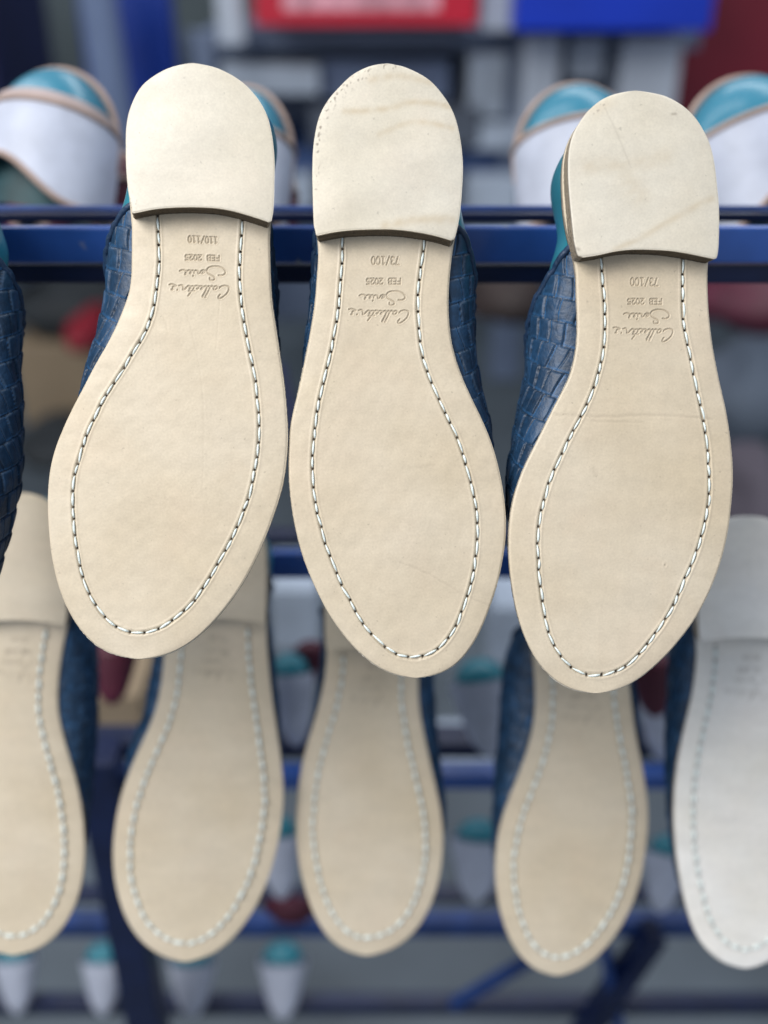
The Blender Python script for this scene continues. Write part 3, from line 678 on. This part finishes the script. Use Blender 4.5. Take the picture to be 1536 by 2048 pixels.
# ------------------------------------------------------------------ shoes in the making on the far side
def heel_back(label, px, py, D, wpx, hpx, roll, colour='teal', arch=.22, aphi=0.0, band=False):
    """half-made shoe seen from behind: insole board, last, pale counter wrapped round it"""
    loc = P(px, py, D); k = D/F; A = wpx*k/2; Hh = hpx*k
    r = CAMROT @ Matrix.Rotation(math.radians(roll), 3, 'Z')
    o = thing('unfinished_shoe', label, 'shoe', loc, r, 'unfinished shoes on lasts behind the front row')
    nA, nH = 40, 30
    ph = np.linspace(-1.75, 1.75, nA)
    def aw(h): return A*np.where(h > .45, np.sqrt(np.clip(1-((h-.45)/.55)**2, 0.0004, 1)), 1+.04*(.45-h)/.45)
    def surf(h, phi, grow, depth=.9):
        a = aw(np.clip(h, 0, 1))+grow; return np.stack([a*np.sin(phi), (h-.5)*Hh, a*depth*np.cos(phi)-.02], -1)
    T, Pp = np.meshgrid(np.linspace(0, 1, nH), ph, indexing='ij')
    lastm = M_lastw if colour == 'teal' else M_burg
    g = surf(.36+.635*T, Pp, -.0015); mesh_obj('last_heel', g.reshape(-1, 3), grid_faces(nH, nA), lastm, o)
    bot = .02+arch*np.clip(np.cos((Pp-aphi)*1.3), 0, 1)**2; top = .60+.06*np.cos(Pp)
    g = surf(bot+(top-bot)*T, Pp, .0022); mesh_obj('counter', g.reshape(-1, 3), grid_faces(nH, nA), M_white if colour == 'teal' else M_burg, o)
    if band:
        g = surf(top-.004+.085*T, Pp, .0016); mesh_obj('lining_band', g.reshape(-1, 3), grid_faces(nH, nA), M_band, o)
    # skived edges of the counter
    for ed, nm in ((top, 'counter_edge'), (bot, 'counter_edge')):
        p = surf(ed[0], ph, .0030); v_, f_ = tube(p, .0022, 8); mesh_obj(nm, v_, f_, M_board, o)
    # insole board rim standing behind
    an = np.linspace(-.15, math.pi+.15, 40)
    p = np.stack([(A+.001)*np.cos(an), (.45-.5)*Hh+(.55*Hh+.002)*np.sin(an), np.full(40, -.022)], 1)
    v_, f_ = tube(p, .0024, 8); mesh_obj('insole_board', v_, f_, M_board, o)
    g = surf(.0+.40*T, Pp, -.006, .6); mesh_obj('lining', g.reshape(-1, 3), grid_faces(nH, nA), M_inside, o)
heel_back('white and teal unfinished shoe at the upper left above the blue rail', 88, 268, .74, 262, 300, -9, arch=.26, aphi=-.5, band=True)
heel_back('white and teal unfinished shoe mostly hidden behind the heel of the mule stamped 110/110', 470, 300, .76, 215, 290, -8)
heel_back('white and teal unfinished shoe just left of the right front heel', 1170, 300, .75, 262, 300, 6, arch=.0)
heel_back('white and teal unfinished shoe cut by the right edge', 1530, 292, .74, 300, 320, 16, arch=.26, aphi=.3)
heel_back('dark red unfinished shoe peeping out right of the 110/110 heel', 530, 395, .84, 110, 200, 0, 'red')
heel_back('dark red unfinished shoe peeping out left of the 110/110 heel', 235, 385, .84, 110, 180, 0, 'red')
heel_back('dark red unfinished shoe low behind the left white one', 60, 400, .84, 110, 150, 0, 'red')

def toe_shoe(label, px, py, D, wpx, hpx, roll=0, col='teal'):
    loc = P(px, py, D); k = D/F; A = wpx*k/2; Hh = hpx*k
    o = thing('unfinished_shoe', label, 'shoe', loc, CAMROT @ Matrix.Rotation(math.radians(roll), 3, 'Z'), 'unfinished shoes hanging toe down on the lower tiers')
    T, a = np.meshgrid(np.linspace(0, 1, 26), np.linspace(0, 2*np.pi, 29), indexing='ij')
    rad = 1.12*A*(1-.62*T**1.2)*np.sqrt(np.clip(1-(np.clip(T-.7, 0, 1)/.3)**2, .0001, 1))
    g = np.stack([rad*np.cos(a), (.28-T*.78)*Hh, rad*.8*np.sin(a)], -1)
    mesh_obj('vamp', g.reshape(-1, 3), grid_faces(26, 29), M_white if col == 'teal' else M_burg, o)
    T, a = np.meshgrid(np.linspace(0, 1, 14), np.linspace(0, 2*np.pi, 29), indexing='ij')
    rad = A*.86*np.sqrt(np.clip(1-T**2, .0001, 1))
    g = np.stack([rad*np.cos(a), (.285+.215*T)*Hh, rad*.8*np.sin(a)], -1)
    mesh_obj('last', g.reshape(-1, 3), grid_faces(14, 29, True), M_last if col == 'teal' else M_burg, o)
ts = [('third tier, small white and teal toe between the first two blurred soles', 512, 1410, .93, 95, 210, -4),
 ('third tier, white and teal toe right of the second blurred sole', 585, 1400, .98, 90, 190, 6),
 ('third tier, white and teal toe left of the blurred sole under the right front mule', 968, 1415, .95, 115, 200, 8),
 ('third tier, pale toe at the right between the two last blurred soles', 1320, 1440, .98, 80, 160, 0),
 ('fourth tier, white and teal toe just right of the second blurred sole', 560, 1715, 1.06, 85, 170, 3),
 ('fourth tier, white and teal toe between the middle blurred soles', 955, 1722, 1.06, 105, 170, -4),
 ('fourth tier, white and teal toe beside the pale mule', 1330, 1748, 1.06, 85, 160, -8),
 ('lowest tier, white and teal toe at the far left', 32, 1955, 1.22, 80, 150, 4),
 ('lowest tier, white and teal toe second from the left', 206, 1958, 1.22, 78, 150, 0),
 ('lowest tier, white and teal toe under the second blurred sole', 384, 1962, 1.22, 88, 150, 0),
 ('lowest tier, white and teal toe rightmost of the bottom four', 566, 1962, 1.22, 90, 160, 0)]
for t in ts: toe_shoe(*t)
for t in [('dark red toe between the two left blurred soles', 225, 1345, .95, 90, 130, 0, 'red'), ('dark red toe above the teal one right of the second blurred sole', 622, 1325, 1.0, 70, 90, 0, 'red'),
          ('dark red toe beside the tip of the right front mule', 1310, 1370, .93, 95, 130, 0, 'red'),
          ('dark red toe low behind the second blurred sole', 585, 1822, 1.1, 110, 50, 0, 'red')]: toe_shoe(*t)

# ------------------------------------------------------------------ workshop behind
M_floor = mat('painted_concrete', (0.115, 0.14, 0.165), .55, .3, 3, .3, 30)
M_wall = mat('workshop_wall', (0.12, 0.15, 0.16), .7, .25, 1.5, .2, 20)
fl = mesh_obj('floor', [(-12, -3, 0), (12, -3, 0), (12, 14, 0), (-12, 14, 0)], [(0, 1, 2, 3)], M_floor, None, False); tag(fl, kind='structure')
wl = box('wall', (0, 5.2, 1.6), (16, .2, 3.2), M_wall); tag(wl, kind='structure')
def bgbox(name, label, cat, x0, y0, x1, y1, Y, dep, m, group=None, parent=None, bev=.004):
    a, b = on_Y(x0, y0, Y), on_Y(x1, y1, Y); cx = on_Y((x0+x1)/2, (y0+y1)/2, Y).x
    o = box(name, (cx, Y+dep/2, (a.z+b.z)/2), (abs(b.x-a.x), dep, abs(a.z-b.z)), m, parent, bev)
    if label: tag(o, label, cat, group)
    return o
M_blue = mat('blue_panel', (0.002, 0.028, 0.24), .35, .2, 4); M_bluec = mat('blue_crate_plastic', (0.001, 0.032, 0.46), .4, .1, 5)
M_dnavy = mat('navy_paint', (0.004, 0.008, 0.06), .5, .2, 4); M_gpipe = mat('grey_pipe', (0.14, 0.19, 0.32), .4, .15, 6)
M_red = mat('red_plastic', (0.52, 0.010, 0.035), .4, .1, 5); M_wpl = mat('white_board', (0.50, 0.56, 0.66), .5, .1, 5)
M_gry = mat('grey_metal', (0.13, 0.17, 0.26), .5, .25, 4); M_lg = mat('light_grey_box', (0.42, 0.49, 0.60), .5, .3, 5)
M_dk = mat('dark_sack', (0.022, 0.027, 0.032), .7, .4, 6, .5, 20); M_card = mat('cardboard', (0.31, 0.235, 0.155), .8, .12, 5, .2, 40)
M_mauve = mat('mauve_cloth', (0.10, 0.085, 0.11), .8, .3, 4)
# left: cabinet, door panel, leaning pipe
cb = bgbox('storage_cabinet', None, None, -260, -60, 70, 560, 2.7, .5, M_dnavy)
tag(cb, 'dark navy storage cabinet in the blurred upper left corner', 'cabinet')
bp_ = bgbox('blue_partition', 'deep blue partition panel behind the mule stamped 110/110', 'partition', 150, -80, 405, 640, 2.55, .06, M_blue)
c0 = on_Y(186, -60, 2.3); c1 = on_Y(262, 430, 2.3)
pv, pf = tube(np.array([tuple(c0), tuple((c0+c1)/2), tuple(c1)]), .038, 16)
tag(mesh_obj('grey_pipe', pv, pf, M_gpipe), 'leaning grey pipe in front of the blue panel', 'pipe')
# red tray with pale lettering band
rp = bgbox('red_crate', 'red crate with a pale printed band, top centre of the background', 'crate', 505, -120, 958, 52, 2.4, .30, M_red)
bgbox('printed_band', None, None, 565, -14, 880, 20, 2.397, .004, mat('pink_print', (0.62, 0.30, 0.36), .5, .5, 14, stretch=(3, 1, 1)), parent=rp, bev=0)
bgbox('white_post', 'pale post left of the red crate', 'post', 425, -80, 492, 90, 2.45, .05, M_wpl)
bgbox('white_post', 'pale post right of the red crate', 'post', 966, -80, 1030, 62, 2.45, .05, M_wpl)
bgbox('blue_crate', 'bright blue plastic crate at the top right', 'crate', 1042, -120, 1425, 62, 2.35, .35, M_bluec)
# shelf unit
sh = thing('storage_shelf', 'grey storage shelf behind the middle mule', 'shelf', (0, 2.6, 0))
for o in (bgbox('shelf_board', None, None, 400, 62, 1400, 100, 2.60, .4, M_gry), bgbox('shelf_board', None, None, 440, 300, 1400, 345, 2.62, .4, mat('blue_grey_board', (.03, .07, .20), .5)),
          bgbox('back_panel', None, None, 400, 62, 1400, 640, 3.02, .02, M_gry)):
    o.parent = sh; o.matrix_parent_inverse = Matrix.Translation((0, -2.6, 0))
for x in (420, 1020):
    o = bgbox('upright', None, None, x, 62, x+22, 760, 2.58, .03, M_gry); o.parent = sh; o.matrix_parent_inverse = Matrix.Translation((0, -2.6, 0))
bgbox('white_box', 'long pale box on the shelf above the gap between the first two heels', 'box', 440, 130, 640, 190, 2.56, .2, M_lg, 'boxes on the grey shelf')
bgbox('white_box', 'pale box on the shelf between the middle and right heels', 'box', 940, 110, 1010, 235, 2.56, .2, M_lg, 'boxes on the grey shelf')
bgbox('white_box', 'tall white box behind the teal heel at the right', 'box', 1052, 70, 1108, 300, 2.5, .2, M_wpl, 'boxes on the grey shelf')
bgbox('white_box', 'white box right of the tall one on the shelf', 'box', 1145, 75, 1205, 160, 2.52, .2, M_lg, 'boxes on the grey shelf')
bgbox('white_box', 'broad white box next to the dark red panel', 'box', 1250, 75, 1345, 260, 2.5, .2, M_wpl, 'boxes on the grey shelf')
bgbox('white_box', 'pale box on the lower shelf above the blue rail', 'box', 935, 350, 1035, 450, 2.56, .2, M_lg, 'boxes on the grey shelf')
bgbox('white_box', 'small box on the lower shelf left of the middle heel', 'box', 585, 350, 625, 420, 2.56, .2, M_lg, 'boxes on the grey shelf')
bgbox('white_box', 'wide pale box low on the shelf between the middle and right heels', 'box', 940, 245, 1035, 300, 2.56, .2, M_lg, 'boxes on the grey shelf')
bgbox('white_box', 'wide box behind the top of the middle heel', 'box', 640, 120, 900, 200, 2.62, .2, M_gpipe, 'boxes on the grey shelf')
bgbox('grey_bin', 'dark grey bin under the pale box on the shelf', 'bin', 620, 215, 960, 292, 2.55, .2, mat('slate_plastic', (.09, .11, .15), .5))
bgbox('red_partition', 'dark red panel behind the shoes at the right edge', 'partition', 1350, -100, 1800, 640, 2.75, .05, mat('maroon_paint', (0.16, 0.006, 0.02), .5, .2, 4))
# things standing low between the shoes
cd = bgbox('cardboard_box', 'tan cardboard box standing on the floor at the left', 'box', 20, 690, 225, 850, 2.6, .4, M_card)
def blob(name, label, cat, px, py, Y, wx, wz, m, seed):
    c = on_Y(px, py, Y); T, a = np.meshgrid(np.linspace(0, np.pi, 30), np.linspace(0, 2*np.pi, 41), indexing='ij')
    r = 1+.12*np.sin(3*a+seed)*np.sin(T)+.1*np.sin(5*T+seed)
    r[:, -1] = r[:, 0]
    g = np.stack([c.x+wx*r*np.sin(T)*np.cos(a), c.y+.15*np.sin(T)*np.sin(a), c.z+wz*r*np.cos(T)], -1)
    return tag(mesh_obj(name, g.reshape(-1, 3), grid_faces(30, 41), m), label, cat)
blob('sack', 'dark sack heaped on the cardboard box at the left', 'sack', 150, 610, 2.75, .17, .085, M_dk, 1)
blob('sack', 'slumped dark sack on the floor in front of the cardboard box', 'sack', 120, 880, 2.45, .10, .05, M_dk, 2)
blob('red_bucket', 'small red bucket beside the dark sack', 'bucket', 178, 655, 2.55, .045, .04, mat('dull_red_plastic', (.26, .012, .025), .5), 3)
blob('sack', 'brown dark sack under the rail between the middle and right mules', 'sack', 1010, 580, 2.2, .09, .06, mat('brown_sack', (.035, .022, .02), .7, .3), 4)
blob('sack', 'dark red sack low at the right edge', 'sack', 1510, 585, 2.0, .11, .075, M_burg, 5)
blob('cloth_bundle', 'mauve grey cloth bundle beside the pale mule heel', 'bundle', 1490, 1000, 1.6, .07, .09, M_mauve, 6)
blob('cloth_bundle', 'grey cloth bundle on the floor at the right', 'bundle', 1500, 790, 2.3, .13, .13, mat('blue_grey_cloth', (.12, .15, .20), .8), 7)
cpts = [on_Y(1440, 935, 1.9), on_Y(1480, 925, 1.95), on_Y(1530, 895, 2.0), on_Y(1600, 850, 2.1)]
cv_, cf_ = tube(catmull([tuple(p) for p in cpts], False, 8), .010, 8)
tag(mesh_obj('hose', cv_, cf_, mat('black_green_hose', (.01, .035, .04), .4)), 'dark hose crossing behind the right edge', 'hose')

bgbox('cardboard_box', 'small tan box low between the two left blurred soles', 'box', 178, 1392, 292, 1474, 1.02, .12, M_card)
bgbox('white_box', 'narrow pale box just below the small tan box', 'box', 190, 1506, 262, 1540, .98, .08, M_lg)
bgbox('white_box', 'narrow pale box on the rail between the middle blurred soles', 'box', 875, 1520, 990, 1572, 1.0, .08, M_lg)
bgbox('white_box', 'pale grey box under the rail between the first two front toes', 'box', 540, 1180, 640, 1300, 1.35, .12, M_lg)
bgbox('white_box', 'pale grey box between the middle and right front toes', 'box', 985, 1215, 1055, 1330, 1.35, .12, M_lg)
